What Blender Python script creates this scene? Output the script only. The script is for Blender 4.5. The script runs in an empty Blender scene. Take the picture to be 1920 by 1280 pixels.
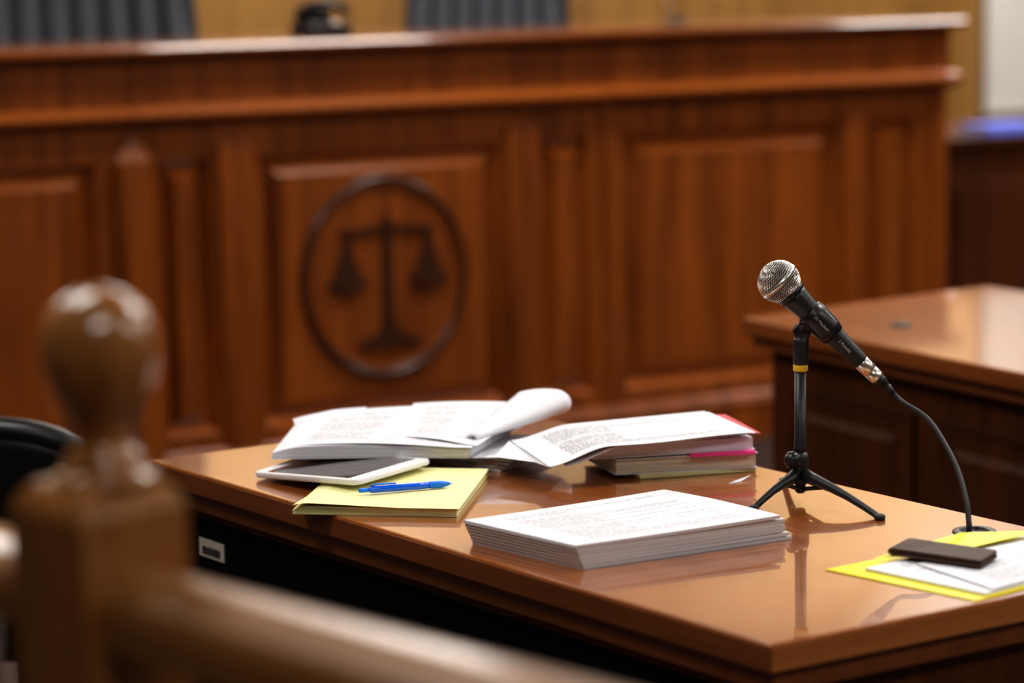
import bpy, bmesh, math, random
from mathutils import Vector, Matrix
random.seed(7)
S=1.18
T=Matrix.Translation((0,0,.75))@Matrix.Scale(S,4)@Matrix.Translation((0,0,-.75))
COL=bpy.context.collection
sc=bpy.context.scene
try:
    sc.view_settings.view_transform='Standard'
    sc.view_settings.look='Medium High Contrast'
except Exception: pass

# ------------------------------------------------------------ materials
def mat(name):
    m=bpy.data.materials.new(name);m.use_nodes=True
    return m,m.node_tree,m.node_tree.nodes['Principled BSDF']
def plain(name,c,rough=.5,metal=0,coat=0,noise=.06,spec=.5,bump=0,nscale=30,emit=0):
    m,nt,b=mat(name)
    tc=nt.nodes.new('ShaderNodeTexCoord');n=nt.nodes.new('ShaderNodeTexNoise');n.inputs['Scale'].default_value=nscale
    nt.links.new(tc.outputs['Object'],n.inputs['Vector'])
    r=nt.nodes.new('ShaderNodeValToRGB')
    r.color_ramp.elements[0].position=.3;r.color_ramp.elements[1].position=.7
    r.color_ramp.elements[0].color=(c[0]*(1-noise),c[1]*(1-noise),c[2]*(1-noise),1)
    r.color_ramp.elements[1].color=(min(1,c[0]*(1+noise)),min(1,c[1]*(1+noise)),min(1,c[2]*(1+noise)),1)
    nt.links.new(n.outputs['Fac'],r.inputs['Fac']);nt.links.new(r.outputs['Color'],b.inputs['Base Color'])
    b.inputs['Roughness'].default_value=rough;b.inputs['Metallic'].default_value=metal
    b.inputs['Coat Weight'].default_value=coat;b.inputs['Specular IOR Level'].default_value=spec
    if bump:
        bp=nt.nodes.new('ShaderNodeBump');bp.inputs['Strength'].default_value=bump;bp.inputs['Distance'].default_value=.002
        nt.links.new(n.outputs['Fac'],bp.inputs['Height']);nt.links.new(bp.outputs['Normal'],b.inputs['Normal'])
    return m
def wood(name,c1,c2,ang=0,axis='x',rough=.4,coat=.3,coatr=.12,fine=1.0,spec=.5):
    m,nt,b=mat(name);L=nt.links.new
    tc=nt.nodes.new('ShaderNodeTexCoord')
    m1=nt.nodes.new('ShaderNodeMapping');m1.inputs['Rotation'].default_value=(0,0,-ang)
    m2=nt.nodes.new('ShaderNodeMapping')
    sc_={'x':(.7,11,11),'z':(11,11,.7)}[axis]
    m2.inputs['Scale'].default_value=[k*fine for k in sc_]
    L(tc.outputs['Object'],m1.inputs['Vector']);L(m1.outputs['Vector'],m2.inputs['Vector'])
    n1=nt.nodes.new('ShaderNodeTexNoise');n1.inputs['Scale'].default_value=1.6;n1.inputs['Detail'].default_value=6;n1.inputs['Distortion'].default_value=.6
    n2=nt.nodes.new('ShaderNodeTexNoise');n2.inputs['Scale'].default_value=14;n2.inputs['Detail'].default_value=4
    L(m2.outputs['Vector'],n1.inputs['Vector']);L(m2.outputs['Vector'],n2.inputs['Vector'])
    mx=nt.nodes.new('ShaderNodeMath');mx.operation='MULTIPLY_ADD';mx.inputs[1].default_value=.42
    L(n2.outputs['Fac'],mx.inputs[0]);L(n1.outputs['Fac'],mx.inputs[2])
    r=nt.nodes.new('ShaderNodeValToRGB');r.color_ramp.elements[0].position=.46;r.color_ramp.elements[1].position=.90
    r.color_ramp.elements[0].color=(*c1,1);r.color_ramp.elements[1].color=(*c2,1)
    L(mx.outputs[0],r.inputs['Fac']);L(r.outputs['Color'],b.inputs['Base Color'])
    b.inputs['Roughness'].default_value=rough;b.inputs['Coat Weight'].default_value=coat;b.inputs['Coat Roughness'].default_value=coatr
    b.inputs['Specular IOR Level'].default_value=spec
    return m
PW=(.76,.76,.80)
def paper(name,base=PW,kind='text',lines=34,ink=.35,words=55):
    """procedural page: uses UV 0..1 across the sheet"""
    m,nt,b=mat(name);L=nt.links.new;N=nt.nodes.new
    b.inputs['Roughness'].default_value=.65;b.inputs['Specular IOR Level'].default_value=.2
    uv=N('ShaderNodeUVMap');sx=N('ShaderNodeSeparateXYZ');L(uv.outputs['UV'],sx.inputs[0])
    def M(op,a,bb=None,c=None):
        n=N('ShaderNodeMath');n.operation=op
        for i,v in enumerate((a,bb,c)):
            if v is None: continue
            if isinstance(v,(int,float)): n.inputs[i].default_value=v
            else: L(v,n.inputs[i])
        return n.outputs[0]
    U,V=sx.outputs[0],sx.outputs[1]
    vl=M('MULTIPLY',V,lines)
    if kind=='text':
        fr=M('FRACT',vl);fl=M('FLOOR',vl)
        band=M('MULTIPLY',M('GREATER_THAN',fr,.25),M('LESS_THAN',fr,.70))
        cmb=N('ShaderNodeCombineXYZ');L(M('MULTIPLY',U,words),cmb.inputs[0]);L(M('MULTIPLY',fl,7.3),cmb.inputs[1])
        ns=N('ShaderNodeTexNoise');ns.inputs['Scale'].default_value=1.0;ns.inputs['Detail'].default_value=1;L(cmb.outputs[0],ns.inputs['Vector'])
        word=M('GREATER_THAN',ns.outputs['Fac'],.42)
        c2=N('ShaderNodeCombineXYZ');L(M('MULTIPLY',fl,3.1),c2.inputs[1]);c2.inputs[0].default_value=4.4
        n2=N('ShaderNodeTexNoise');n2.inputs['Scale'].default_value=1.0;L(c2.outputs[0],n2.inputs['Vector'])
        ln=M('GREATER_THAN',n2.outputs['Fac'],.38)
        end=M('LESS_THAN',U,M('ADD',M('MULTIPLY',M('GREATER_THAN',n2.outputs['Fac'],.5),.45),.43))
        mg=M('MULTIPLY',M('MULTIPLY',M('GREATER_THAN',U,.13),end),M('MULTIPLY',M('GREATER_THAN',V,.1),M('LESS_THAN',V,.9)))
        fac=M('MULTIPLY',M('MULTIPLY',band,word),M('MULTIPLY',ln,mg));inkc=(.10,.10,.12,1)
    else:
        fr=M('FRACT',vl);fac=M('GREATER_THAN',fr,.82);inkc=(.42,.5,.3,1)
    k=M('MULTIPLY',fac,ink)
    mx=N('ShaderNodeMix');mx.data_type='RGBA';L(k,mx.inputs['Factor'])
    mx.inputs['A'].default_value=(*base,1);mx.inputs['B'].default_value=inkc
    L(mx.outputs['Result'],b.inputs['Base Color'])
    return m
def edgepaper(name,c1,c2,freq=900):
    m,nt,b=mat(name);L=nt.links.new;N=nt.nodes.new
    tc=N('ShaderNodeTexCoord');mp=N('ShaderNodeMapping');mp.inputs['Scale'].default_value=(3,3,freq)
    L(tc.outputs['Object'],mp.inputs['Vector'])
    n=N('ShaderNodeTexNoise');n.inputs['Scale'].default_value=1;n.inputs['Detail'].default_value=2;L(mp.outputs[0],n.inputs['Vector'])
    r=N('ShaderNodeValToRGB');r.color_ramp.elements[0].position=.35;r.color_ramp.elements[1].position=.6
    r.color_ramp.elements[0].color=(*c1,1);r.color_ramp.elements[1].color=(*c2,1)
    L(n.outputs['Fac'],r.inputs['Fac']);L(r.outputs['Color'],b.inputs['Base Color']);b.inputs['Roughness'].default_value=.7
    return m

BA=math.radians(26)   # bench run angle from +X
U3=Vector((math.cos(BA),math.sin(BA),0));NR=Vector((U3.y,-U3.x,0));P0=Vector((-.2966,6,0))
W1=(.120,.028,.0032);W2=(.28,.074,.0085)
M_bv=wood('bench_wood_vertical',W1,W2,BA,'z',.42,.12,spec=.25)
M_bh=wood('bench_wood_horizontal',W1,W2,BA,'x',.30,.9,.10,spec=.35)
M_bd=wood('bench_wood_carved',(.035,.008,.002),(.06,.016,.004),BA,'z',.35,.5)
TA=math.radians(127)
M_tt=wood('table_top_lacquer',(.23,.063,.012),(.36,.115,.026),TA,'x',.22,1.0,.02,1.2,.6)
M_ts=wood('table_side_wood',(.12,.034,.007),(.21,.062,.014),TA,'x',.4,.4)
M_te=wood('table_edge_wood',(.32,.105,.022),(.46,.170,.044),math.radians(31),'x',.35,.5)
M_blk=plain('table_body_black',(.003,.0025,.0025),.6,spec=.12)  # near-black colour on table core and left face; right face stays brown
M_rail=wood('railing_wood',(.18,.072,.015),(.31,.135,.034),math.radians(-46),'x',.38,.4)
M_post=wood('newel_wood',(.18,.070,.015),(.33,.138,.036),0,'z',.28,.7,.1)
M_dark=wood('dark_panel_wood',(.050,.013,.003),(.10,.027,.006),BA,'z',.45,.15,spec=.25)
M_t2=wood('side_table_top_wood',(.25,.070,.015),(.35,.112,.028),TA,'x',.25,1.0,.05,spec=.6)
M_paper=paper('printed_page',lines=38,ink=.6,words=70)
M_papern=paper('printed_page_near',lines=30,ink=.55,words=80)
M_paper2=paper('printed_page_dense',lines=26,ink=.85,words=115)
M_blank=plain('blank_paper',PW,.65,noise=.02,spec=.2)
M_edge=edgepaper('page_edges_white',(.56,.56,.61),(.82,.82,.86))
M_edgec=edgepaper('page_edges_cream',(.52,.43,.31),(.80,.73,.60),700)
M_edgey=edgepaper('page_edges_yellow',(.64,.60,.24),(.86,.82,.46),1000)
M_pad=paper('legal_pad_ruled',(.88,.83,.42),'ruled',30,.30)
M_yel=plain('yellow_folder_plastic',(.88,.77,.005),.35,noise=.03,spec=.35)
M_red=plain('red_cover',(.65,.03,.06),.45)
M_pink=plain('pink_tab',(.95,.07,.36),.5)
M_green=plain('green_tab',(.25,.6,.2),.5)
M_blk2=plain('black_plastic',(.012,.012,.013),.35,noise=.1)
M_blkm=plain('black_matte_metal',(.016,.016,.018),.42,noise=.1,bump=.05,nscale=400)
M_rub=plain('black_rubber',(.012,.012,.013),.55)
M_sil=plain('silver_metal',(.78,.75,.70),.28,1,noise=.04)
M_gril=plain('grille_wire',(.92,.89,.85),.33,1,noise=.04)
M_foam=plain('grille_foam',(.05,.046,.042),.9)
M_gold=plain('yellow_ring',(.80,.50,.03),.4)
M_blue=plain('blue_pen_plastic',(.0,.12,.85),.25,coat=.5)
M_blue2=plain('blue_grip',(.0,.20,.90),.4)
M_twh=plain('tablet_white',(.82,.81,.83),.3,noise=.01)
M_tsc=plain('tablet_glass',(.050,.030,.025),.05,noise=.05,coat=1.0,spec=.8)
M_wal=plain('wallet_leather',(.055,.026,.017),.5,noise=.3,bump=.6,nscale=220,spec=.3)
M_lea=plain('black_leather',(.020,.024,.034),.42,noise=.15,bump=.3,nscale=60)
M_leab=plain('smooth_black_leather',(.008,.008,.009),.35,noise=.1)
M_stk=plain('sticker_paper',(.60,.55,.46),.6)
M_stki=plain('sticker_ink',(.05,.05,.05),.6)
M_wht=plain('white_print',(.5,.5,.5),.5)
M_blf=plain('blue_cover',(.16,.24,.95),.4)

# ------------------------------------------------------------ builders
class G:
    def __init__(s,name):
        s.name=name;s.parts=[]
    def add(s,name,verts,faces,m,uvs=None,smooth=False,bevel=0,seg=2,mats=None,fm=None):
        me=bpy.data.meshes.new(name);bm=bmesh.new()
        vs=[bm.verts.new(v) for v in verts]
        for i,f in enumerate(faces):
            try: fc=bm.faces.new([vs[k] for k in f])
            except ValueError: continue
            if fm: fc.material_index=fm[i]
            fc.smooth=smooth
        if uvs:
            lay=bm.loops.layers.uv.new('UVMap')
            ix={v:i for i,v in enumerate(vs)}
            for fc in bm.faces:
                for lp in fc.loops: lp[lay].uv=uvs[ix[lp.vert]]
        bmesh.ops.recalc_face_normals(bm,faces=bm.faces[:])
        if bevel:
            bmesh.ops.bevel(bm,geom=bm.edges[:],offset=bevel,segments=seg,affect='EDGES',profile=.6,clamp_overlap=True)
            for f in bm.faces:f.smooth=False
        bm.to_mesh(me);bm.free();me.transform(T)
        for mm in (mats or [m]): me.materials.append(mm)
        ob=bpy.data.objects.new(name,me);COL.objects.link(ob);s.parts.append(ob);return ob
    def box(s,name,c,size,m,rot=0,bevel=0,frame=None):
        hx,hy,hz=[k/2 for k in size];V=[]
        R=Matrix.Rotation(rot,3,'Z')
        for x in(-1,1):
            for y in(-1,1):
                for z in(-1,1):
                    v=R@Vector((x*hx,y*hy,z*hz))+Vector(c)
                    V.append(frame(v) if frame else v)
        F=[(0,1,3,2),(4,6,7,5),(0,4,5,1),(2,3,7,6),(0,2,6,4),(1,5,7,3)]
        return s.add(name,V,F,m,bevel=bevel)
    def slab(s,name,c4,z0,z1,m,bevel=0,mats=None):
        V=[Vector((p[0],p[1],z0)) for p in c4]+[Vector((p[0],p[1],z1)) for p in c4]
        n=len(c4)
        F=[tuple(range(n))[::-1],tuple(range(n,2*n))]+[(i,(i+1)%n,n+(i+1)%n,n+i) for i in range(n)]
        fm=[0,0]+[1]*n if mats else None
        return s.add(name,V,F,m,bevel=bevel,mats=mats,fm=fm)
    def pblock(s,name,c4,z0f,z1f,nu,nv,mtop,medge,off=None,smooth=True):
        """thick sheet bundle; c4 = NL,NR,FR,FL; z functions of (u,v)"""
        A,B,C,D=[Vector((p[0],p[1],0)) for p in c4];V=[];uv=[]
        for zf in(z0f,z1f):
            for j in range(nv+1):
                for i in range(nu+1):
                    u,v=i/nu,j/nv
                    p=(A*(1-u)+B*u)*(1-v)+(D*(1-u)+C*u)*v
                    if off: p=p+Vector((*off(u,v),0))
                    V.append(Vector((p.x,p.y,zf(u,v))));uv.append((u,v))
        n=(nu+1)*(nv+1);F=[];fm=[]
        q=lambda i,j:j*(nu+1)+i
        for j in range(nv):
            for i in range(nu):
                F.append((q(i,j),q(i,j+1),q(i+1,j+1),q(i+1,j)));fm.append(0)
                F.append((n+q(i,j),n+q(i+1,j),n+q(i+1,j+1),n+q(i,j+1)));fm.append(0)
        per=[(q(i,0),q(i+1,0)) for i in range(nu)]+[(q(nu,j),q(nu,j+1)) for j in range(nv)]+[(q(i+1,nv),q(i,nv)) for i in range(nu)]+[(q(0,j+1),q(0,j)) for j in range(nv)]
        for a,b in per: F.append((a,b,n+b,n+a));fm.append(1)
        return s.add(name,V,F,None,uvs=uv,mats=[mtop,medge],fm=fm)
    def tube(s,name,pts,r,m,seg=12,cap=True,smooth=True,flat=None):
        pts=[Vector(p) for p in pts];n=len(pts)
        rs=r if isinstance(r,(list,tuple)) else [r]*n
        V=[];prev=None
        for i,p in enumerate(pts):
            t=(pts[min(i+1,n-1)]-pts[max(i-1,0)]).normalized()
            if prev is None:
                a=Vector((0,0,1)) if abs(t.z)<.9 else Vector((0,1,0))
                x=t.cross(a).normalized()
            else: x=(prev-t*prev.dot(t)).normalized()
            prev=x;y=t.cross(x)
            for k in range(seg):
                th=2*math.pi*k/seg
                V.append(p+x*math.cos(th)*rs[i]+y*math.sin(th)*rs[i]*(flat or 1))
        F=[]
        for i in range(n-1):
            for k in range(seg):
                F.append((i*seg+k,i*seg+(k+1)%seg,(i+1)*seg+(k+1)%seg,(i+1)*seg+k))
        if cap: F+= [tuple(range(seg))[::-1],tuple((n-1)*seg+k for k in range(seg))]
        ob=s.add(name,V,F,m,smooth=smooth)
        if smooth:
            for pl in ob.data.polygons:
                if len(pl.vertices)>4: pl.use_smooth=False
        return ob
    def lathe(s,name,prof,c,m,axis=Vector((0,0,1)),seg=32,smooth=True):
        axis=axis.normalized();a=Vector((0,1,0)) if abs(axis.y)<.9 else Vector((1,0,0))
        x=axis.cross(a).normalized();y=axis.cross(x);V=[];c=Vector(c);F=[]
        for r,h in prof:
            for k in range(seg):
                th=2*math.pi*k/seg;V.append(c+axis*h+x*math.cos(th)*max(r,1e-5)+y*math.sin(th)*max(r,1e-5))
        n=len(prof)
        for i in range(n-1):
            for k in range(seg): F.append((i*seg+k,i*seg+(k+1)%seg,(i+1)*seg+(k+1)%seg,(i+1)*seg+k))
        F+= [tuple(range(seg))[::-1],tuple((n-1)*seg+k for k in range(seg))]
        return s.add(name,V,F,m,smooth=smooth)
    def done(s):
        lo=Vector((1e9,)*3);hi=-lo
        for o in s.parts:
            if o.type!='MESH': continue
            for v in o.data.vertices:
                w=o.matrix_world@v.co
                for k in range(3): lo[k]=min(lo[k],w[k]);hi[k]=max(hi[k],w[k])
        e=bpy.data.objects.new(s.name,None);COL.objects.link(e);e.empty_display_size=.05
        e.location=((lo.x+hi.x)/2,(lo.y+hi.y)/2,lo.z)
        for o in s.parts:
            o.parent=e;o.matrix_parent_inverse=Matrix.Translation(-e.location)
        return e
def single(name,fn):
    g=G(name);fn(g);o=g.parts[0];o.name=name;return o

FL=.114      # floor level (scaled later to z=0)
CE=2.80
# ------------------------------------------------------------ room shell
def bframe(v): return P0+U3*v[0]+NR*v[1]+Vector((0,0,v[2]))
WB=-2.0   # depth of back wall behind the bench face
M_floor=plain('carpet_floor',(.04,.016,.01),.9,noise=.25,nscale=60)
M_ceil=plain('ceiling_plaster',(.55,.50,.44),.9,noise=.02,nscale=5)
M_wall=wood('wall_tan_panelling',(.58,.36,.16),(.70,.46,.22),BA,'z',.6,.0,fine=.5)
M_wains=wood('wall_wainscot_wood',(.22,.105,.022),(.33,.17,.042),BA,'z',.5,.1,fine=.6)
M_walls=plain('wall_plaster_cream',(.34,.26,.18),.9,noise=.03,nscale=4)
single('floor',lambda g:g.box('f',(.5,-.0,FL-.05),(13,9.8,.1),M_floor,frame=lambda v:bframe((v[0],-v[1]+3.0,v[2]))))
single('ceiling',lambda g:g.box('f',(.5,0,CE+.05),(13,9.8,.1),M_ceil,frame=lambda v:bframe((v[0],-v[1]+3.0,v[2]))))
single('wall_back',lambda g:g.box('f',(.5,WB-.05,(1.36+CE)/2),(13,.1,CE-1.36),M_wall,frame=bframe))
single('wall_back_wainscot',lambda g:g.box('f',(.5,WB-.04,(FL+1.36)/2),(13,.12,1.36-FL),M_wains,frame=bframe))
single('trim_1',lambda g:g.box('f',(.5,WB+.02,1.37),(12.8,.06,.05),M_bh,frame=bframe))
single('wall_left',lambda g:g.box('f',(-5.05-.95,3,(FL+CE)/2),(.1,9.8,CE-FL),M_walls,frame=bframe))
single('wall_right',lambda g:g.box('f',(6.95,3,(FL+CE)/2),(.1,9.8,CE-FL),M_walls,frame=bframe))
single('wall_front',lambda g:g.box('f',(.5,7.95,(FL+CE)/2),(13,.1,CE-FL),M_walls,frame=bframe))

# ------------------------------------------------------------ judge's bench
g=G('judges_bench')
def bb(name,s0,s1,d0,d1,z0,z1,m,bevel=0): return g.box(name,((s0+s1)/2,(d0+d1)/2,(z0+z1)/2),(s1-s0,d1-d0,z1-z0),m,bevel=bevel,frame=bframe)
SL=-2.6;SR=1.634
PZ0,PZ1=.275,.925
panels=[(-2.5,-1.95,0),(-1.85,-1.45,0),(-1.37,-.715,0),(-.570,-.440,0),(-.325,.313,0),(.417,.557,0),(.652,1.292,0),(1.387,1.538,0)]
def rect(s0,s1,z0,z1,d): return [bframe((s0,d,z0)),bframe((s1,d,z0)),bframe((s1,d,z1)),bframe((s0,d,z1))]
M_bev=wood('bench_wood_bevel_lit',(.22,.055,.007),(.38,.105,.014),BA,'x',.26,.7,.12,spec=.4)  # lighter copy of the bench wood; highlights put into bevel and ledge colour
for i,(a,b,_) in enumerate(panels):
    w=b-a;big=w>.3
    f1=.020;gap=.006 if big else .005;bv=.026 if big else .020
    if not big:
        f1=.017
    seq=[(0,0),(.002,-.001),(f1,-.026),(f1+gap,-.028),(f1+gap+bv,-.006),(f1+gap+bv+.002,-.003)]
    V=[];F=[]
    for o,d in seq: V+=rect(a+o,b-o,PZ0+o,PZ1-o,d)
    fm=[]
    for k in range(len(seq)-1):
        for e in range(4): F.append((k*4+e,k*4+(e+1)%4,(k+1)*4+(e+1)%4,(k+1)*4+e));fm.append(1 if k in(1,3) and e in(0,2) else 0)
    n=(len(seq)-1)*4;F.append((n,n+1,n+2,n+3));fm.append(0)
    g.add('panel_%d'%(i+1),V,F,None,mats=[M_bv,M_bev],fm=fm)
xs=[SL]+[v for a,b,_ in panels for v in(a,b)]+[SR]
for i in range(0,len(xs),2):
    bb('stile_%d'%(i//2+1),xs[i],xs[i+1],-.04,0,PZ0,PZ1,M_bv)
bb('top_rail',SL,SR,-.04,0,PZ1,1.03,M_bv)
bb('bottom_rail',SL,SR,-.04,0,.20,PZ0,M_bv)
for i,(a,b,t) in enumerate([(-1.44,-1.38,.96),(-.424,-.337,.958),(.323,.406,.960),(1.302,1.376,.955)]):
    bb('pilaster_strip_%d'%(i+1),a,b,0,.016,.215,t,M_bv,bevel=.004)
bb('joint_strip',.590,.625,0,.010,.215,1.03,M_bv,bevel=.003)
bb('end_stile',1.585,SR,0,.010,.215,1.03,M_bv,bevel=.003)
V=[];F=[]
prof=[(-.676,0),(-.676,.018),(-.655,.036),(-.600,.036),(-.580,.018),(-.580,0)]
for z in(.215,.925):
    V+=[bframe((s_,d_,z)) for s_,d_ in prof]
V.append(bframe((-.628,.0,1.005)))
for k in range(5): F+=[(k,k+1,6+k+1,6+k),(6+k,6+k+1,12)]
F.append((5,0,6,11));F.append((11,6,12));F.append(tuple(range(6)))
g.add('pointed_pilaster',V,F,M_bv)
def sweep(name,prof,s0,s1,m):
    n=len(prof);V=[bframe((s0,d,z)) for d,z in prof]+[bframe((s1,d,z)) for d,z in prof]
    F=[(i,(i+1)%n,n+(i+1)%n,n+i) for i in range(n)]+[tuple(range(n)),tuple(range(n,2*n))[::-1]]
    g.add(name,V,F,m)
def rr(d,z0,z1,d0=-.02,k=5):
    r=(z1-z0)/2;return [(d0,z0)]+[(d-r+r*math.sin(math.pi*i/k)*1.0,z0+r-r*math.cos(math.pi*i/k)) for i in range(k+1)]+[(d0,z1)]
ledge=[(-.02,1.005),(.014,1.008),(.020,1.016),(.034,1.018),(.040,1.026),(.040,1.034),(.034,1.040),(.018,1.046),(.012,1.050),(-.02,1.050)]
sweep('ledge_moulding_left',ledge,SL,-.626,M_bev)
sweep('ledge_moulding_centre',[(d+.006,z) for d,z in ledge],-.626,.605,M_bev)
sweep('ledge_moulding_right',[(d+.014,z) for d,z in ledge],.605,1.652,M_bev)
bb('frieze_left',SL,-.626,-.04,.006,1.045,1.166,M_bv)
bb('frieze_centre',-.626,.605,-.04,.012,1.045,1.166,M_bv)
bb('frieze_right',.605,SR,-.04,.020,1.045,1.166,M_bv)
for nm,a,b,o in(('left',SL,-.626,0),('centre',-.626,.605,.006),('right',.605,1.655,.014)):
    sweep('cap_'+nm,rr(.052+o,1.163,1.189,-.46),a,b,M_bh)
sweep('base_moulding',[(-.02,.205),(.022,.205),(.026,.214),(.016,.232),(.008,.240),(-.02,.242)],SL,SR+.01,M_bv)
bb('plinth',SL,SR+.005,-.04,.020,FL,.206,M_bv)
bb('end_panel',SR-.02,SR,-.45,-.03,FL,1.165,M_dark)
bb('back_shelf_panel',SL,SR-.03,-.45,-.43,FL+.02,1.165,M_dark)
ec=(-.007,.615)
for nm,rx,rz,tr,mm in(('emblem_ring_outer',.211,.237,.0095,M_bd),('emblem_ring_inner',.197,.223,.0055,M_bv)):
    V=[];F=[];n=72;k=8
    for i in range(n):
        th=2*math.pi*i/n
        for j in range(k):
            ph=2*math.pi*j/k;rad=tr*math.cos(ph)
            V.append(bframe((ec[0]+(rx+rad)*math.cos(th),-.003+tr*1.3*math.sin(ph)+.002,ec[1]+(rz+rad)*math.sin(th))))
    for i in range(n):
        for j in range(k): F.append((i*k+j,i*k+(j+1)%k,((i+1)%n)*k+(j+1)%k,((i+1)%n)*k+j))
    g.add(nm,V,F,mm,smooth=True)
def plate(name,poly,d0=-.004,d1=.008,m=M_bd):
    n=len(poly);V=[bframe((s_,d0,z)) for s_,z in poly]+[bframe((s_,d1,z)) for s_,z in poly]
    F=[tuple(range(n)),tuple(range(n,2*n))[::-1]]+[(i,(i+1)%n,n+(i+1)%n,n+i) for i in range(n)]
    g.add(name,V,F,m)
cx=.001
plate('scales_column',[(cx-.012,.49),(cx+.012,.49),(cx+.010,.735),(cx+.006,.76),(cx,.772),(cx-.006,.76),(cx-.010,.735)])
plate('scales_base',[(cx-.082,.448),(cx+.082,.448),(cx+.080,.460),(cx+.045,.470),(cx+.022,.488),(cx+.013,.52),(cx-.013,.52),(cx-.022,.488),(cx-.045,.470),(cx-.080,.460)])
beam=[(-.122,.738),(-.10,.733),(-.06,.737),(-.02,.741),(.02,.741),(.06,.737),(.10,.733),(.122,.738)]
plate('scales_beam',[(cx+s_,z) for s_,z in beam]+[(cx+s_,z-.014) for s_,z in beam[::-1]])
for q,pc in(('left',-.106),('right',.108)):
    plate('scales_hanger_'+q,[(pc-.003,.727),(pc+.003,.727),(pc+.016,.68),(pc+.040,.612),(pc-.040,.612),(pc-.016,.68)],d1=.004)
    plate('scales_pan_'+q,[(pc-.050,.613)]+[(pc+.050*math.sin(a_),.613-.034*math.cos(a_)) for a_ in [math.radians(x) for x in range(-75,76,15)]]+[(pc+.050,.613)],d1=.010)
g.done()

single('dais_platform',lambda g:g.box('f',((SL+1.6)/2,-1.22,.26),(1.6-SL,1.5,.26),M_floor,frame=lambda v:bframe((v[0],v[1],v[2]-.02)) ))
DZ=.37
def chair(name,x,y,rot,w,zb,zt,base,ribs=7):
    g=G(name);R=Matrix.Rotation(rot,3,'Z')
    fr=lambda v:R@v+Vector((x,y,0))
    sh=base+.36
    g.box('seat',(0,0,sh),(w*.95,.44,.09),M_lea if ribs else M_leab,frame=fr,bevel=.025)
    for i in range(ribs):
        rw=w/ribs;cx_=-w/2+rw*(i+.5)
        pts=[]
        for k in range(9):
            t=k/8;z=zb+(zt-zb)*t
            pts.append(fr(Vector((cx_*(1-.12*t**3),.22+.10*t-.03*math.sin(t*6),z))))
        g.tube('back_rib_%d'%(i+1),pts,[rw*.56*(.7 if k in(0,8) else 1) for k in range(9)],M_lea,seg=12)
    if ribs:
        for sx in(-1,1):
            g.tube('side_bolster_%d'%(1 if sx<0 else 2),[fr(Vector((sx*w*.50*(1-.12*(k/8)**3),.21+.10*k/8,zb+(zt-zb-.02)*k/8))) for k in range(9)],.022,M_lea)
            g.tube('armrest_%d'%(1 if sx<0 else 2),[fr(Vector((sx*(w/2+.03),.2,sh+.16))),fr(Vector((sx*(w/2+.03),-.12,sh+.17))),fr(Vector((sx*(w/2+.03),-.18,sh+.12))),fr(Vector((sx*(w/2+.01),-.16,sh)))],.018,M_blk2)
    else:   # one-piece curved shell with rounded shoulders and padded rim
        nu,nt=20,12;V=[];F=[]
        def P(u,t,o):
            a=(u-.5)*2
            top=zt-.05*abs(a)**4
            z=zb+(top-zb)*t
            return fr(Vector((a*w/2*(1-.10*(1-t)),.24-.06*a*a+.05*t+o,z)))
        for o in(-.018,.018):
            for j in range(nt+1):
                for i in range(nu+1): V.append(P(i/nu,j/nt,o))
        n=(nu+1)*(nt+1);q=lambda i,j:j*(nu+1)+i
        for j in range(nt):
            for i in range(nu):
                F.append((q(i,j),q(i+1,j),q(i+1,j+1),q(i,j+1)));F.append((n+q(i,j),n+q(i,j+1),n+q(i+1,j+1),n+q(i+1,j)))
        for i in range(nu): F.append((q(i,0),q(i+1,0),n+q(i+1,0),n+q(i,0)));F.append((q(i,nt),q(i+1,nt),n+q(i+1,nt),n+q(i,nt)))
        for j in range(nt): F.append((q(0,j),q(0,j+1),n+q(0,j+1),n+q(0,j)));F.append((q(nu,j),q(nu,j+1),n+q(nu,j+1),n+q(nu,j)))
        g.add('back_shell',V,F,M_leab,smooth=True)
        rim=[P(0,j/nt,0) for j in range(nt)]+[P(i/nu,1,0) for i in range(nu+1)]+[P(1,j/nt,0) for j in range(nt-1,-1,-1)]
        g.tube('back_rim',rim,.019,M_leab,seg=10)
    g.tube('column',[fr(Vector((0,0,base+.06))),fr(Vector((0,0,sh)))],.025,M_blk2)
    for k in range(5):
        a=2*math.pi*k/5
        g.tube('base_leg_%d'%(k+1),[fr(Vector((0,0,base+.07))),fr(Vector((.24*math.cos(a),.24*math.sin(a),base+.03)))],[.02,.012],M_blk2)
        g.lathe('castor_%d'%(k+1),[(.008,-.012),(.018,-.010),(.018,.010),(.008,.012)],fr(Vector((.24*math.cos(a),.24*math.sin(a),base+.018))),M_blk2,axis=Vector((math.cos(a+1.57),math.sin(a+1.57),0)),seg=14)
    g.done()
chair('office_chair',-1.03,6.35,math.radians(14),.54,.80,1.60,DZ)
chair('office_chair',-.09,6.95,math.radians(-8),.44,.80,1.60,DZ)
chair('office_chair',-.72,3.62,math.radians(165),.44,.42,.755,FL,0)

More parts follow.
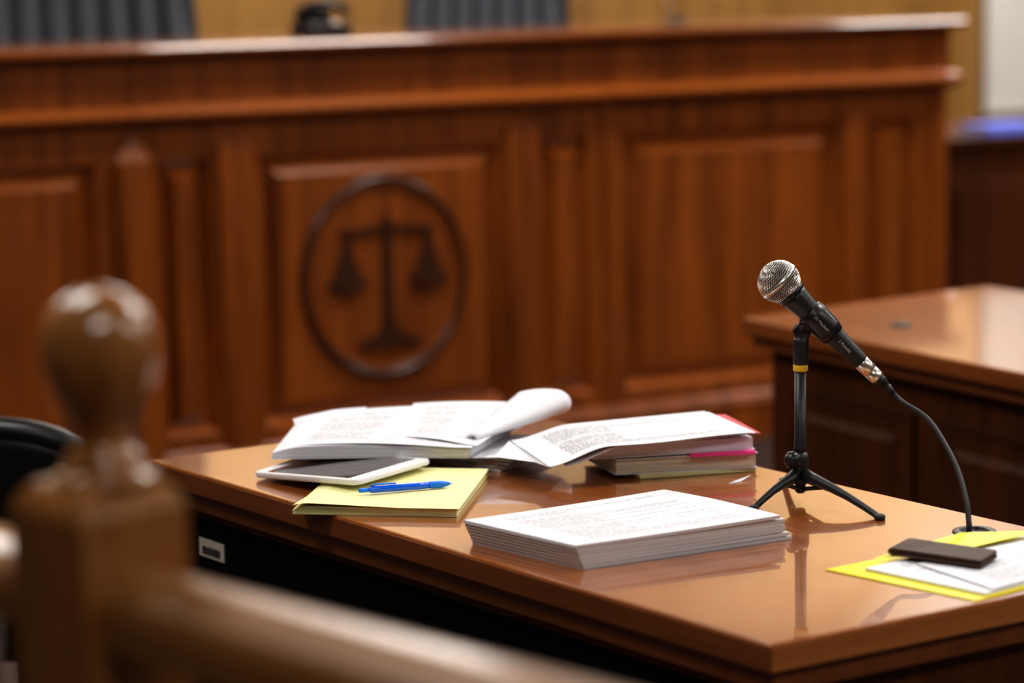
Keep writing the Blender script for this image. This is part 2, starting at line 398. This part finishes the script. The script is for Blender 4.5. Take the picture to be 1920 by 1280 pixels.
def bpt(s_,d_,z): return bframe((s_,d_,z))
g=G('desk_telephone')
g.box('body',(-.065,-.22,1.205),(.11,.14,.03),M_blk2,frame=bframe,bevel=.006)
g.box('display_hood',(-.065,-.27,1.235),(.09,.03,.05),M_blk2,frame=bframe,bevel=.006)
g.tube('handset',[bpt(-.105,-.24,1.238),bpt(-.10,-.22,1.262),bpt(-.06,-.2,1.272),bpt(-.02,-.19,1.262),bpt(-.015,-.19,1.238)],[.014,.012,.009,.012,.014],M_blk2)
g.lathe('dial_button',[(.012,0),(.012,.004),(.009,.006)],bpt(-.05,-.16,1.219),M_sil)
g.done()
g=G('gooseneck_microphone')
g.lathe('base',[(.030,0),(.030,.006),(.020,.010)],bpt(.98,-.30,1.189),M_blk2)
g.tube('gooseneck',[bpt(.98,-.30,1.195),bpt(.965,-.30,1.23),bpt(.94,-.29,1.27),bpt(.91,-.27,1.31)],.005,M_sil)
g.tube('capsule',[bpt(.91,-.27,1.31),bpt(.895,-.26,1.33)],.008,M_blk2)
g.done()

g=G('whiteboard')
M_wb=plain('whiteboard_enamel',(.80,.76,.70),.4,noise=.02)
g.box('board',(3.92,WB+.03,1.33),(1.40,.02,1.13),M_wb,frame=bframe)
for i,(c,sz) in enumerate([((3.92,WB+.035,.765),(1.44,.03,.02)),((3.92,WB+.035,1.895),(1.44,.03,.02)),((3.215,WB+.035,1.33),(.02,.03,1.15)),((4.625,WB+.035,1.33),(.02,.03,1.15))]):
    g.box('frame_%d'%(i+1),c,sz,M_sil,frame=bframe)
g.done()
g=G('clerk_desk')
g.box('top',(2.38,-.42,.842),(1.40,.60,.024),M_dark,frame=bframe,bevel=.005)
g.box('front_panel',(2.38,-.16,(FL+.83)/2),(1.34,.02,.83-FL),M_dark,frame=bframe)
for k in range(3):
    g.box('raised_panel_%d'%(k+1),(1.95+k*.43,-.143,.47),(.34,.014,.5),M_dark,frame=bframe,bevel=.006)
g.box('side_panel_1',(1.72,-.43,(FL+.83)/2),(.02,.52,.83-FL),M_dark,frame=bframe)
g.box('side_panel_2',(3.04,-.43,(FL+.83)/2),(.02,.52,.83-FL),M_dark,frame=bframe)
g.done()
g=G('blue_binder')
g.box('cover',(1.99,-.22,.876),(.20,.13,.006),M_blf,frame=bframe)
g.box('pages',(1.99,-.22,.866),(.19,.12,.014),M_edge,frame=bframe)
g.box('cover_back',(1.99,-.22,.8565),(.20,.13,.004),M_blf,frame=bframe)
g.box('spine',(1.99,-.154,.8665),(.20,.004,.024),M_blf,frame=bframe)
g.done()

# ------------------------------------------------------------ side table (right, mid distance)
def inset(c4,d):
    n=4;out=[]
    for i in range(4):
        p=Vector(c4[i]);a=(Vector(c4[i-1])-p).normalized();b=(Vector(c4[(i+1)%4])-p).normalized()
        s_=abs(a.x*b.y-a.y*b.x);q=p+(a+b)*d/s_;out.append((q.x,q.y))
    return out
A=(.395,4.262);B=(1.036,3.131);D=(.884,4.611);C=(B[0]+D[0]-A[0],B[1]+D[1]-A[1])
g=G('side_table');c4=[A,B,C,D]
g.slab('top',c4,.722,.75,M_t2,bevel=.004)
g.slab('top_moulding',inset(c4,.015),.700,.722,M_ts)
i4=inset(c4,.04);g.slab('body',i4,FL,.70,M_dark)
def sidepanels(g,p,q,z0,z1,n,m,prefix,th=.012,gap=.06):
    p=Vector((*p,0));q=Vector((*q,0));d=(q-p);L=d.length;d/=L;nr=Vector((d.y,-d.x,0));w=(L-gap*(n+1))/n
    for k in range(n):
        a=p+d*(gap+k*(w+gap));b=a+d*w
        V=[];seq=[(0,0),(.0,th),(.02,th*.3),(.04,th*.3),(.055,th)]
        for o,h in seq:
            for (pp,z) in((a+d*o,z0+o),(b-d*o,z0+o),(b-d*o,z1-o),(a+d*o,z1-o)): V.append(pp+nr*h+Vector((0,0,z)))
        F=[]
        for s_ in range(4):
            for e in range(4): F.append((s_*4+e,s_*4+(e+1)%4,(s_+1)*4+(e+1)%4,(s_+1)*4+e))
        F.append((16,17,18,19));F.append((0,1,2,3))
        g.add('%s_panel_%d'%(prefix,k+1),V,F,m)
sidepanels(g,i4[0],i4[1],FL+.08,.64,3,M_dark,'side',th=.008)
g.lathe('cable_port',[(.018,0),(.018,.003),(.012,.004),(.011,.002)],(.650,4.132,.750),M_blk2,seg=24)
g.done()

# ------------------------------------------------------------ main table
N_=(.229,2.197);L_=(-.462,3.113);F_=(.002,3.407);R_=(.680,2.474)
g=G('courtroom_table');c4=[N_,R_,F_,L_]
g.slab('top',c4,.723,.75,M_tt,bevel=.0035)
def band(name,p,q,off,z0,z1,m,th=.003,bev=0):
    p=Vector((*p,0));q=Vector((*q,0));d=(q-p).normalized();nr=Vector((d.y,-d.x,0))
    V=[]
    for z in(z0,z1):
        for a in(p+nr*off,q+nr*off,q+nr*(off-th),p+nr*(off-th)): V.append(a+Vector((0,0,z)))
    g.add(name,V,[(0,1,2,3),(4,5,6,7),(0,1,5,4),(1,2,6,5),(2,3,7,6),(3,0,4,7)],m,bevel=bev)
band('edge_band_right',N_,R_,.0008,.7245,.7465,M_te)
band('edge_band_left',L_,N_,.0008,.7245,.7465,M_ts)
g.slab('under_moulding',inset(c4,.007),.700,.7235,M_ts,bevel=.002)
b4=inset(c4,.022)
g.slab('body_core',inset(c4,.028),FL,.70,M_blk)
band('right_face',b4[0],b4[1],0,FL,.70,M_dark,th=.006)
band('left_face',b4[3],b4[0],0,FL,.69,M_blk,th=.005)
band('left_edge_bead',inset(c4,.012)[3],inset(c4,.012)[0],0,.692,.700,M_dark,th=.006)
g.done()
g=G('inventory_sticker')
d=(Vector(N_)-Vector(L_)).normalized();nr=Vector((d.y,-d.x))
nr=nr if nr.x<0 else -nr
bl=Vector(b4[3]);
def stf(v):
    p=bl+d*v[0]+nr*v[1];return Vector((p.x,p.y,v[2]))
g.box('label',(.088,.0012,.650),(.060,.0012,.023),M_stk,frame=stf)
x=.066
for k in range(30):
    w=random.choice([.0006,.0011,.0016])
    if x+w>.111: break
    g.box('bar_%d'%k,(x+w/2,.0021,.647),(w,.0004,.010),M_stki,frame=stf);x+=w+random.choice([.0006,.0011])
g.done()

# ------------------------------------------------------------ near paper stack
g=G('paper_stack')
base=[(.069,2.493),(.290,2.607),(.174,2.735),(-.047,2.621)]
nl=7;z=.7503;h=(.777-z)/nl
du=(Vector(base[1])-Vector(base[0])).normalized()
for k in range(nl):
    e=[random.uniform(-.004,.006) for _ in range(4)]
    c=[Vector(p) for p in base]
    lean=-.0016*k
    c[0]=c[0]+du*(lean);c[3]=c[3]+du*lean
    c[1]=c[1]+du*(e[0]-.0015*k);c[2]=c[2]+du*(e[1]-.0015*k)
    if k==nl-1: c[1]=Vector((.281,2.598));c[2]=Vector((.166,2.733))
    z0=z+h*k;z1=z0+h*.93
    fan=(lambda kk:lambda u,v:.0014*kk*u*u*(0.6+.4*math.sin(3*v+kk)))(k)
    g.pblock('document_%d'%(k+1),[tuple(q) for q in c],lambda u,v,z0=z0,f=fan:z0+f(u,v)*.6,lambda u,v,z1=z1,f=fan:z1+f(u,v)*.6,14,8,M_papern,M_edge)
g.done()

# ------------------------------------------------------------ legal pad
g=G('legal_pad')
c=[(-.253,2.780),(-.066,2.748),(-.032,2.968),(-.217,3.004)]
cur=lambda u,v:-.004*max(0,1-u*9)**2
g.pblock('page_block',c,lambda u,v:.7503,lambda u,v:.7595+cur(u,v)+.0003*math.sin(5*u+2*v),24,12,M_pad,M_edgey)
lp=lambda u,v:.7600+.0040*max(0,1-3.5*v)*max(0,(1-1.6*u))+.0006*(1-v)-.003*max(0,1-u*9)**2
g.pblock('lifted_page',[(-.252,2.777),(-.063,2.742),(-.031,2.965),(-.214,3.003)],lambda u,v:lp(u,v),lambda u,v:lp(u,v)+.0003,24,14,M_pad,M_edgey)
g.done()

# ------------------------------------------------------------ tablet
g=G('tablet')
t4=[Vector((-.318,2.976,.7597)),Vector((-.183,2.841,.7752)),Vector((-.099,2.964,.7745)),Vector((-.250,3.097,.7597))]
def roundquad(P,r,k=5):
    out=[];n=4
    for i in range(4):
        p=P[i];a=(P[i-1]-p).normalized()*r;b=(P[(i+1)%4]-p).normalized()*r
        for j in range(k+1):
            t=j/k;out.append((p+a)*(1-t)**2+p*2*t*(1-t)+(p+b)*t*t)
    return out
def rblock(g,name,P,r,th,up,m,k=5):
    nrm=(P[1]-P[0]).cross(P[3]-P[0]).normalized()
    if nrm.z<0:nrm=-nrm
    R_q=roundquad(P,r,k);n=len(R_q);cen=sum(P,Vector())/4
    ring=lambda f,h:[cen+(q-cen)*f+nrm*h for q in R_q]
    V=ring(.985,up-th)+ring(1,up-th*.7)+ring(1,up-th*.3)+ring(.992,up)
    F=[tuple(range(n))[::-1],tuple(range(3*n,4*n))]
    for s_ in range(3): F+=[(s_*n+i,s_*n+(i+1)%n,(s_+1)*n+(i+1)%n,(s_+1)*n+i) for i in range(n)]
    g.add(name,V,F,m)
rblock(g,'body',t4,.012,.0065,0,M_twh)
def subquad(P,u0,u1,v0,v1):
    f=lambda u,v:(P[0]*(1-u)+P[1]*u)*(1-v)+(P[3]*(1-u)+P[2]*u)*v
    return [f(u0,v0),f(u1,v0),f(u1,v1),f(u0,v1)]
rblock(g,'screen',subquad(t4,.11,.89,.055,.945),.001,.0006,.0004,M_tsc)
cc=subquad(t4,.93,.97,.46,.54)
g.lathe('home_button',[(.0042,0),(.0042,.0003)],sum(cc,Vector())/4,M_blank,seg=16)
g.done()

# ------------------------------------------------------------ pen
g=G('ballpoint_pen')
a=Vector((-.180,2.822,.7670));b=Vector((-.073,2.860,.7655));d=(b-a);d.normalize()
g.lathe('barrel',[(.0022,0),(.0040,.003),(.0042,.03),(.0042,.060),(.0038,.075)],a+d*.012,M_blue,axis=d,seg=18)
g.lathe('grip',[(.0040,0),(.0044,.004),(.0042,.016),(.0030,.022),(.0016,.026)],a+d*.085,M_blue2,axis=d,seg=18)
g.lathe('push_button',[(.0020,0),(.0026,.002),(.0026,.012)],a,M_blue2,axis=d,seg=14)
g.tube('clip',[a+d*.014+Vector((0,-.001,.0045)),a+d*.022+Vector((0,-.001,.0062)),a+d*.045+Vector((0,-.001,.0055))],.0011,M_blue2,seg=8)
g.lathe('tip',[(.0013,0),(.0004,.004)],a+d*.111,M_sil,axis=d,seg=10)
g.done()

# ------------------------------------------------------------ rear documents
g=G('document_pile')
g.pblock('bundle_left_lower',[(-.262,3.118),(-.12,3.10),(-.06,3.20),(-.256,3.205)],lambda u,v:.7503,lambda u,v:.7648,8,6,M_paper,M_edge)
mid=[(-.120,3.070),(-.010,2.990),(.050,3.085),(-.05,3.195)]
for k in range(4):
    a=(k-1.5)*.05;cen=Vector((-.03,3.09));R2=Matrix.Rotation(a,2)
    c=[tuple(R2@(Vector(p)-cen)+cen) for p in mid]
    z0=.7505+k*.0036
    wf=lambda u,v,kk=k:.0004*math.sin(4*u+kk)+.0003*math.sin(5*v+kk)+.0006
    g.pblock('document_mid_%d'%(k+1),c,lambda u,v,z0=z0,w=wf:z0+(w(u,v) if z0>.751 else 0),lambda u,v,z0=z0,w=wf:z0+.0030+w(u,v),10,10,M_paper,M_edge)
g.pblock('document_mid_top',[(-.060,3.000),(.030,2.960),(.062,3.075),(-.01,3.15)],lambda u,v:.7665+.003*v*u+.008*u,lambda u,v:.7672+.003*v*u+.008*u,10,10,M_paper,M_blank)
lc=[(-.297,3.012),(-.056,2.985),(.010,3.185),(-.280,3.185)]
def ztop(u,v): return .7815+.0055*math.sin(math.pi*min(1,u*1.1))*.8+.006*v+.008*u*v*v-.006*max(0,1-6*u)**2
def zbot(u,v): return .7675+.002*u+.001*math.sin(math.pi*u)
g.pblock('document_left',lc,zbot,ztop,20,12,M_paper,M_edge)
g.pblock('document_left_page',[(-.290,3.02),(-.052,2.975),(.022,3.185),(-.268,3.205)],lambda u,v:ztop(u,v)+.0010+.002*u,lambda u,v:ztop(u,v)+.0014+.002*u,20,12,M_paper,M_blank)
g.pblock('document_left_page_turned',[(-.135,3.03),(-.045,2.982),(.030,3.175),(-.13,3.205)],lambda u,v:ztop(.5+u*.5,v)+.0035+.004*u*v+.002*math.sin(3*u),lambda u,v:ztop(.5+u*.5,v)+.0039+.004*u*v+.002*math.sin(3*u),14,12,M_paper,M_blank)
for k in range(3):
    g.pblock('loose_sheet_%d'%(k+1),[(-.272+.008*k,3.12+.02*k),(-.20,3.11),(-.19,3.195),(-.285+.010*k,3.18+.006*k)],lambda u,v,k=k:ztop(u*.3,v)+.002+.001*k+.003*(1-u)*abs(math.sin(5*v+k)),lambda u,v,k=k:ztop(u*.3,v)+.0023+.001*k+.003*(1-u)*abs(math.sin(5*v+k)),8,8,M_blank,M_blank)
for q_,(dr_,m_) in enumerate([(0,M_blank),(.0022,M_blank)]):
    V=[];F=[];uv=[];na=30;nl_=14
    p0=Vector((-.050,3.010,.7850));p1=Vector((.055,3.150,.7870))
    axd=(p1-p0).normalized();side=Vector((axd.y,-axd.x,0)).normalized()
    for j in range(nl_+1):
        t=j/nl_;cp=p0+(p1-p0)*t;r=.0035+.0125*t-dr_*t;wd=.012+.050*t
        for i in range(na+1):
            w_=i/na
            if w_<.35:
                k_=w_/.35;o=side*(-wd*(1-k_));h=-r
            elif w_<.75:
                th=-math.pi/2+math.pi*(w_-.35)/.40;o=side*(r*1.5*math.cos(th));h=r*math.sin(th)
            else:
                k_=(w_-.75)/.25;o=side*(-wd*.95*k_);h=r*(1-.55*k_*k_)
            V.append(cp+Vector((0,0,r+.001+h+.004*t))+o);uv.append((i/na,t))
    for j in range(nl_):
        for i in range(na): F.append((j*(na+1)+i,j*(na+1)+i+1,(j+1)*(na+1)+i+1,(j+1)*(na+1)+i))
    ob=g.add('curled_pages_%d'%(q_+1),V,F,m_,uvs=uv,smooth=True)
    sm=ob.modifiers.new('thick','SOLIDIFY');sm.thickness=.0010
for k,(u_,m_) in enumerate([(.60,M_green),(.72,M_pink),(.82,M_yel)]):
    p=Vector(mid[0])*(1-u_)+Vector(mid[1])*u_
    g.box('index_tab_%d'%(k+1),(p.x+.012*k,p.y-.004+.002*k,.7570+.003*k),(.016,.012,.0006),m_,rot=-.5)
g.done()

# ------------------------------------------------------------ books
g=G('book_stack')
b0=[(.150,2.932),(.292,2.966),(.243,3.085),(.110,3.040)]
g.slab('yellow_pad',b0,.7503,.7555,M_edgey,bevel=.0008)
b1=[(.120,2.935),(.294,2.962),(.245,3.095),(.085,3.045)]
g.slab('cover_lower_bottom',b1,.7556,.7566,M_blank)
g.slab('pages_lower',inset(b1,.002),.7567,.7735,M_edgec,bevel=.0008)
g.slab('cover_lower_top',b1,.7736,.7746,M_blank)
b2=[(.092,2.925),(.291,2.966),(.247,3.100),(.068,3.045)]
g.slab('pages_upper',inset(b2,.002),.7785,.7925,M_edge,bevel=.001)
g.slab('cover_upper_bottom',b2,.7772,.7784,M_blank)
g.slab('red_cover_top',[(.255,3.02),(.300,2.985),(.268,3.115),(.235,3.115)],.7926,.7934,M_red)
p=Vector(b1[0]);q=Vector(b1[1]);e=(q-p)
a_=p+e*.52;b_=p+e*.97;nn=Vector((e.y,-e.x)).normalized()
g.slab('pink_marker_strip',[tuple(a_+nn*.008),tuple(b_+nn*.008),tuple(b_-nn*.008),tuple(a_-nn*.008)],.7742,.7778,M_pink)
NLc,NRc,FRc,FLc=Vector((.041,2.884)),Vector((.286,2.950)),Vector((.240,3.100)),Vector((-.004,3.030))
def zd(u,v):
    t=max(0,min(1,u/.30));t=t*t*(3-2*t)
    t2=max(0,min(1,(u-.2)/.8))
    return .7775+.0185*t+.0045*t2+.004*v*(1-t)+.0018*math.sin(u*9)*(1-v)*.5
g.pblock('draped_page',[NLc,NRc,FRc,FLc],lambda u,v:zd(u,v),lambda u,v:zd(u,v)+.0006,30,12,M_paper2,M_blank)
g.pblock('draped_page_under',[NLc+Vector((.02,.01)),NRc+Vector((.005,.006)),FRc+Vector((.006,.0)),FLc+Vector((.03,.006))],lambda u,v:zd(u,v)-.0024,lambda u,v:zd(u,v)-.0008,30,12,M_blank,M_edge)
V=[Vector((-.024,2.962,.7755)),Vector((-.006,3.030,.7815)),Vector((.040,2.885,.7775)),Vector((.024,2.925,.7755))]
g.add('folded_corner',V,[(0,3,2,1)],M_blank)
g.done()
g=G('paper_scrap')
g.add('scrap',[Vector((.252,2.897,.7504)),Vector((.268,2.908,.7506)),Vector((.283,2.928,.7545)),Vector((.262,2.912,.7512))],[(0,1,2,3)],M_blank)
g.done()

# ------------------------------------------------------------ microphone stand
MY=2.80
b=Vector((.302,MY,1.003));ax=Vector((.703,0,-.711)).normalized()
g=G('tripod_microphone_stand')
hub=Vector((.326,MY,.777))
feet=[Vector((.268,2.752,.7525)),Vector((.401,2.694,.7525)),Vector((.318,2.895,.7525))]
for i,fp in enumerate(feet):
    top=hub+Vector((0,0,.004))
    d=(fp-top);hd=Vector((d.x,d.y,0)).normalized()
    pts=[top+hd*.006]+[top+Vector((d.x*t,d.y*t,d.z*t+.004*math.sin(math.pi*t))) for t in(.2,.4,.6,.8,.95)]+[fp]
    g.tube('leg_%d'%(i+1),pts,[.0080,.0070,.0055,.0045,.0040,.0038,.0036],M_blkm,seg=10)
    g.tube('brace_%d'%(i+1),[hub+Vector((0,0,-.014)),hub+Vector((d.x*.28,d.y*.28,d.z*.28+.002))],.0025,M_blkm,seg=8)
    g.lathe('foot_%d'%(i+1),[(.0055,0),(.0062,.001),(.0062,.005),(.0040,.0065)],(fp.x,fp.y,.7501),M_rub,seg=16)
g.lathe('hub',[(.004,-.018),(.006,-.016),(.006,-.008),(.010,-.006),(.011,.004),(.009,.010),(.010,.014),(.010,.024),(.0075,.030)],hub,M_blkm)
g.lathe('pole_lower',[(.0075,0),(.0075,.006),(.0068,.008),(.0068,.095)],(.326,MY,.806),M_blkm)
g.lathe('yellow_ring',[(.0078,0),(.0085,.001),(.0085,.007),(.0078,.008)],(.3265,MY,.900),M_gold)
g.lathe('pole_upper',[(.0088,0),(.0092,.002),(.0092,.026),(.0080,.030),(.0050,.032),(.0050,.036)],(.3270,MY,.908),M_blkm)
g.lathe('clutch_ball',[(.0001,-.0105),(.006,-.009),(.0098,-.004),(.0105,0),(.0098,.004),(.006,.009),(.0001,.0105)],(.3165,MY-.008,.799),M_blk2,seg=24)
g.tube('clutch_screw',[(.3165,MY-.008,.799),(.328,MY,.801)],.004,M_sil,seg=12)
g.lathe('swivel_disc',[(.0085,-.006),(.0098,-.005),(.0098,.005),(.0085,.006)],(.328,MY,.945),M_blk2,axis=Vector((0,1,0)))
g.lathe('clip_sleeve',[(.0140,.048),(.0162,.050),(.0166,.060),(.0160,.078),(.0138,.088),(.0130,.088)],b,M_blk2,axis=ax,seg=36)
sd=Vector((-ax.z,0,ax.x))
low=-sd if (-sd).z<0 else sd
cpt=b+ax*.066+low*.012
g.tube('clip_bracket',[cpt,Vector((.330,MY,.957)),Vector((.3275,MY,.946))],[.010,.0075,.0065],M_blk2,seg=16)
g.done()

# microphone
g=G('microphone')
bm=bmesh.new();bmesh.ops.create_uvsphere(bm,u_segments=48,v_segments=26,radius=.0242)
for v in bm.verts:
    a_=v.co.z/.0242*1.0
    v.co=Matrix.Rotation(a_,3,'Z')@v.co
rot=ax.to_track_quat('Z','Y').to_matrix()
for v in bm.verts:
    if v.co.z<-.0: v.co.z*=.94
    v.co=rot@v.co+b
me=bpy.data.meshes.new('grille');bm.to_mesh(me);bm.free();me.transform(T);me.materials.append(M_gril)
go=bpy.data.objects.new('grille',me);COL.objects.link(go);g.parts.append(go)
wf=go.modifiers.new('w','WIREFRAME');wf.thickness=.0011;wf.use_even_offset=False
sp=[(.0228*math.sin(math.pi*i/16),-.0228*math.cos(math.pi*i/16)) for i in range(17)]
g.lathe('foam',sp,b,M_foam,axis=ax)
g.lathe('grille_band',[(.0240,-.0022),(.0252,-.0018),(.0252,.0018),(.0240,.0022)],b,M_sil,axis=ax,seg=48)
g.lathe('collar',[(.0165,.0165),(.0172,.019),(.0170,.023)],b,M_blk2,axis=ax,seg=40)
g.lathe('body',[(.0160,.020),(.0158,.028),(.0138,.040),(.0130,.060),(.0118,.090),(.0105,.115),(.0098,.130),(.0094,.132)],b,M_blkm,axis=ax,seg=40)
g.lathe('xlr_ring',[(.0088,.131),(.0092,.1315),(.0092,.146),(.0084,.147)],b,M_sil,axis=ax,seg=32)
g.lathe('xlr_barrel',[(.0078,.147),(.0086,.1475),(.0086,.1575),(.0076,.160)],b,M_sil,axis=ax,seg=32)
g.lathe('connector_sleeve',[(.0074,.158),(.0074,.166),(.0062,.167),(.0062,.170),(.0050,.171),(.0050,.174),(.0058,.1745),(.0045,.180),(.0034,.187)],b,M_rub,axis=ax,seg=24)
g.done()
def txt(name,body,center,size,parent,off):
    cu=bpy.data.curves.new(name,'FONT');cu.body=body;cu.size=size*S;cu.align_x='CENTER';cu.align_y='CENTER';cu.extrude=.0001
    cu.materials.append(M_wht)
    ob=bpy.data.objects.new(name,cu);COL.objects.link(ob)
    yax=Vector((-ax.z,0,ax.x))
    if yax.z<0:yax=-yax
    zax=Vector((0,-1,0));xax=yax.cross(zax)
    m=Matrix((xax,yax,zax)).transposed().to_4x4();m.translation=T@(center+zax*off)
    e=bpy.data.objects[parent]
    ob.parent=e;ob.matrix_parent_inverse=Matrix.Translation(-e.location);ob.matrix_basis=m
txt('clip_lettering','15 Macken',b+ax*.066,.0052,'tripod_microphone_stand',.0168)
txt('body_lettering','S Pamida',b+ax*.104,.0052,'microphone',.0122)

g=G('microphone_cable')
def spline(P,n=10):
    P=[Vector(p) for p in P];P=[P[0]*2-P[1]]+P+[P[-1]*2-P[-2]];out=[]
    for i in range(1,len(P)-2):
        for k in range(n):
            t=k/n;a,b_,c,d_=P[i-1:i+3]
            out.append(.5*((2*b_)+(c-a)*t+(2*a-5*b_+4*c-d_)*t*t+(3*b_-a-3*c+d_)*t**3))
    out.append(P[-2]);return out
e0=b+ax*.184
g.tube('cable',spline([e0,e0+Vector((.010,-.010,-.009)),(.4645,2.745,.8490),(.4830,2.690,.8120),(.4880,2.650,.7800),(.4880,2.634,.7600),(.4880,2.630,.7510)]),.0031,M_rub,seg=12)
g.done()
g=G('cable_grommet')
g.lathe('ring',[(.0235,0),(.0240,.0008),(.0220,.0022),(.0150,.0026),(.0140,.0012),(.0140,.0004)],(.493,2.626,.7501),M_blk2,seg=40)
g.done()

# ------------------------------------------------------------ folder, papers, wallet
g=G('yellow_folder')
f4=[(.313,2.471),(.440,2.336),(.612,2.470),(.530,2.622)]
fo=[f4[1],f4[2],f4[3],f4[0]]
g.pblock('back_cover',fo,lambda u,v:.7503,lambda u,v:.7512,10,8,M_yel,M_yel)
g.pblock('inside_papers',[(.452,2.352),(.606,2.474),(.540,2.600),(.352,2.462)],lambda u,v:.7514,lambda u,v:.7540,8,8,M_papern,M_edge)
g.pblock('cover_flap',[(.365,2.490),(.455,2.515),(.558,2.585),(.470,2.582)],lambda u,v:.7566+.003*v,lambda u,v:.7572+.003*v,8,8,M_yel,M_yel)
g.pblock('loose_page',[(.462,2.362),(.603,2.477),(.560,2.560),(.405,2.470)],lambda u,v:.7552+.001*u,lambda u,v:.7556+.001*u,8,8,M_papern,M_blank)
g.done()
g=G('wallet')
w4=[Vector((.381,2.496,.7658)),Vector((.464,2.436,.7650)),Vector((.489,2.476,.7660)),Vector((.406,2.536,.7668))]
rblock(g,'lower_half',[p-Vector((0,0,.0040)) for p in w4],.004,.0034,0,M_wal)
w4b=[p+(sum(w4,Vector())/4-p)*.02+Vector((.001,.001,0)) for p in w4]
rblock(g,'upper_half',w4b,.004,.0036,0,M_wal)
g.tube('fold_spine',[w4[0]+Vector((.002,.001,-.0038)),w4[3]+Vector((.001,-.002,-.0038))],.0034,M_wal,seg=12)
g.done()

# ------------------------------------------------------------ railing with newel post in the foreground
g=G('newel_post')
c=Vector((-.250,1.500,0))
ra=math.radians(-46)
prof=[(.0001,1.1790),(.006,1.1784),(.014,1.1762),(.022,1.1715),(.029,1.1640),(.0340,1.1545),(.0362,1.1440),(.0356,1.1335),(.0328,1.1235),(.0290,1.1145),(.0240,1.1050),(.0195,1.0960),(.0168,1.0880),(.0165,1.0830),(.0190,1.0795),(.0235,1.0755),(.0245,1.0725),(.0240,1.0690),(.0270,1.0660),(.0310,1.0640),(.0320,1.0620),(.0320,1.0600)]
pr=[(r,z) for r,z in prof[::-1]]
def post(g,q,seg=48):
    g.lathe('turned_finial',pr,(q.x,q.y,0),M_post,seg=seg)
    hw=.0385;R=Matrix.Rotation(ra,3,'Z');V=[];F=[]
    rings=[(hw,FL),(hw,1.043),(hw-.003,1.051),(hw-.010,1.059),(hw-.014,1.061)]
    for w_,z_ in rings:
        for x_,y_ in((-1,-1),(1,-1),(1,1),(-1,1)):
            v=R@Vector((x_*w_,y_*w_,0));V.append(Vector((q.x+v.x-.005,q.y+v.y,z_)))
    for k in range(4):
        for e in range(4): F.append((k*4+e,k*4+(e+1)%4,(k+1)*4+(e+1)%4,(k+1)*4+e))
    F.append((0,1,2,3));F.append((16,17,18,19))
    g.add('post_shaft',V,F,M_post)
post(g,c);g.done()
g=G('handrail')
dr=Vector((math.cos(ra),math.sin(ra),0));sr=Vector((dr.y,-dr.x,0))
railp=[(-.033,.962),(-.033,.982),(-.030,.993),(-.020,1.001),(-.007,1.005),(.007,1.005),(.020,1.001),(.030,.993),(.033,.982),(.033,.962),(.020,.955),(-.020,.955)]
def rail(name,t0,t1,dz=0):
    n=len(railp);V=[c+dr*t+sr*s_+Vector((0,0,z+dz)) for t in(t0,t1) for s_,z in railp]
    g.add(name,V,[(i,(i+1)%n,n+(i+1)%n,n+i) for i in range(n)]+[tuple(range(n)),tuple(range(n,2*n))[::-1]],M_rail)
rail('rail_right',.036,1.25,.004);rail('rail_left',-1.0,-.043,.004)
for nm,t0,t1 in(('bottom_rail_right',.036,1.25),('bottom_rail_left',-1.0,-.043)):
    m_=c+dr*(t0+t1)/2;g.box(nm,(m_.x,m_.y,.24),(t1-t0,.04,.04),M_rail,rot=ra)
i=0
for t in [-.9,-.75,-.6,-.45,-.3,-.15,.17,.31,.45,.59,.73,.87,1.01,1.15]:
    i+=1;q=c+dr*t
    g.lathe('baluster_%d'%i,[(.014,.26),(.014,.32),(.008,.34),(.013,.50),(.009,.62),(.008,.80),(.012,.84),(.012,.960)],(q.x,q.y,0),M_dark,seg=14)
g.done()
g=G('newel_post')
post(g,c+dr*1.292,32);g.done()

# ------------------------------------------------------------ lights
M_fix=plain('fixture_white_metal',(.8,.8,.8),.5)
def lamp(s_,d_,power,w=.9,h=.45,col=(1,.97,.93)):
    g=G('ceiling_light')
    zc=CE-.03
    for k,(o,sz) in enumerate([((0,h/2+.01),(w+.04,.02)),((0,-h/2-.01),(w+.04,.02)),((w/2+.01,0),(.02,h)),((-w/2-.01,0),(.02,h))]):
        g.box('housing_%d'%(k+1),(s_+o[0],d_+o[1],zc),(sz[0],sz[1],.06),M_fix,frame=bframe)
    e=g.done()
    L=bpy.data.lights.new('lamp_panel','AREA');L.shape='RECTANGLE';L.size=w*S;L.size_y=h*S;L.energy=power;L.color=col
    o=bpy.data.objects.new('lamp_panel',L);COL.objects.link(o)
    p=T@bframe((s_,d_,CE-.02));o.location=p-e.location;o.rotation_euler=(0,0,BA);o.parent=e
for s_,k in((-2.2,.6),(0.4,1.0),(2.8,1.0)):
    lamp(s_,5.4,40*k)
    lamp(s_,3.0,56*k)
    lamp(s_,.75,44*k)
    lamp(s_,-1.2,58)
w=bpy.data.worlds.new('world');sc.world=w;w.use_nodes=True
w.node_tree.nodes['Background'].inputs[0].default_value=(1,.9,.8,1);w.node_tree.nodes['Background'].inputs[1].default_value=.15

# ------------------------------------------------------------ camera
f=88/36*1920;p=math.atan(720/f)
R=Matrix.Rotation(math.pi/2-p,4,'X')@Matrix.Rotation(-0.02,4,'Z')
cam=bpy.data.cameras.new('camera');co=bpy.data.objects.new('camera',cam);COL.objects.link(co)
co.matrix_world=Matrix.Translation(T@Vector((0,0,1.37)))@R
cam.lens=88;cam.sensor_width=36;cam.clip_start=.05
cam.dof.use_dof=True;cam.dof.focus_distance=3.32;cam.dof.aperture_fstop=2.3
sc.camera=co
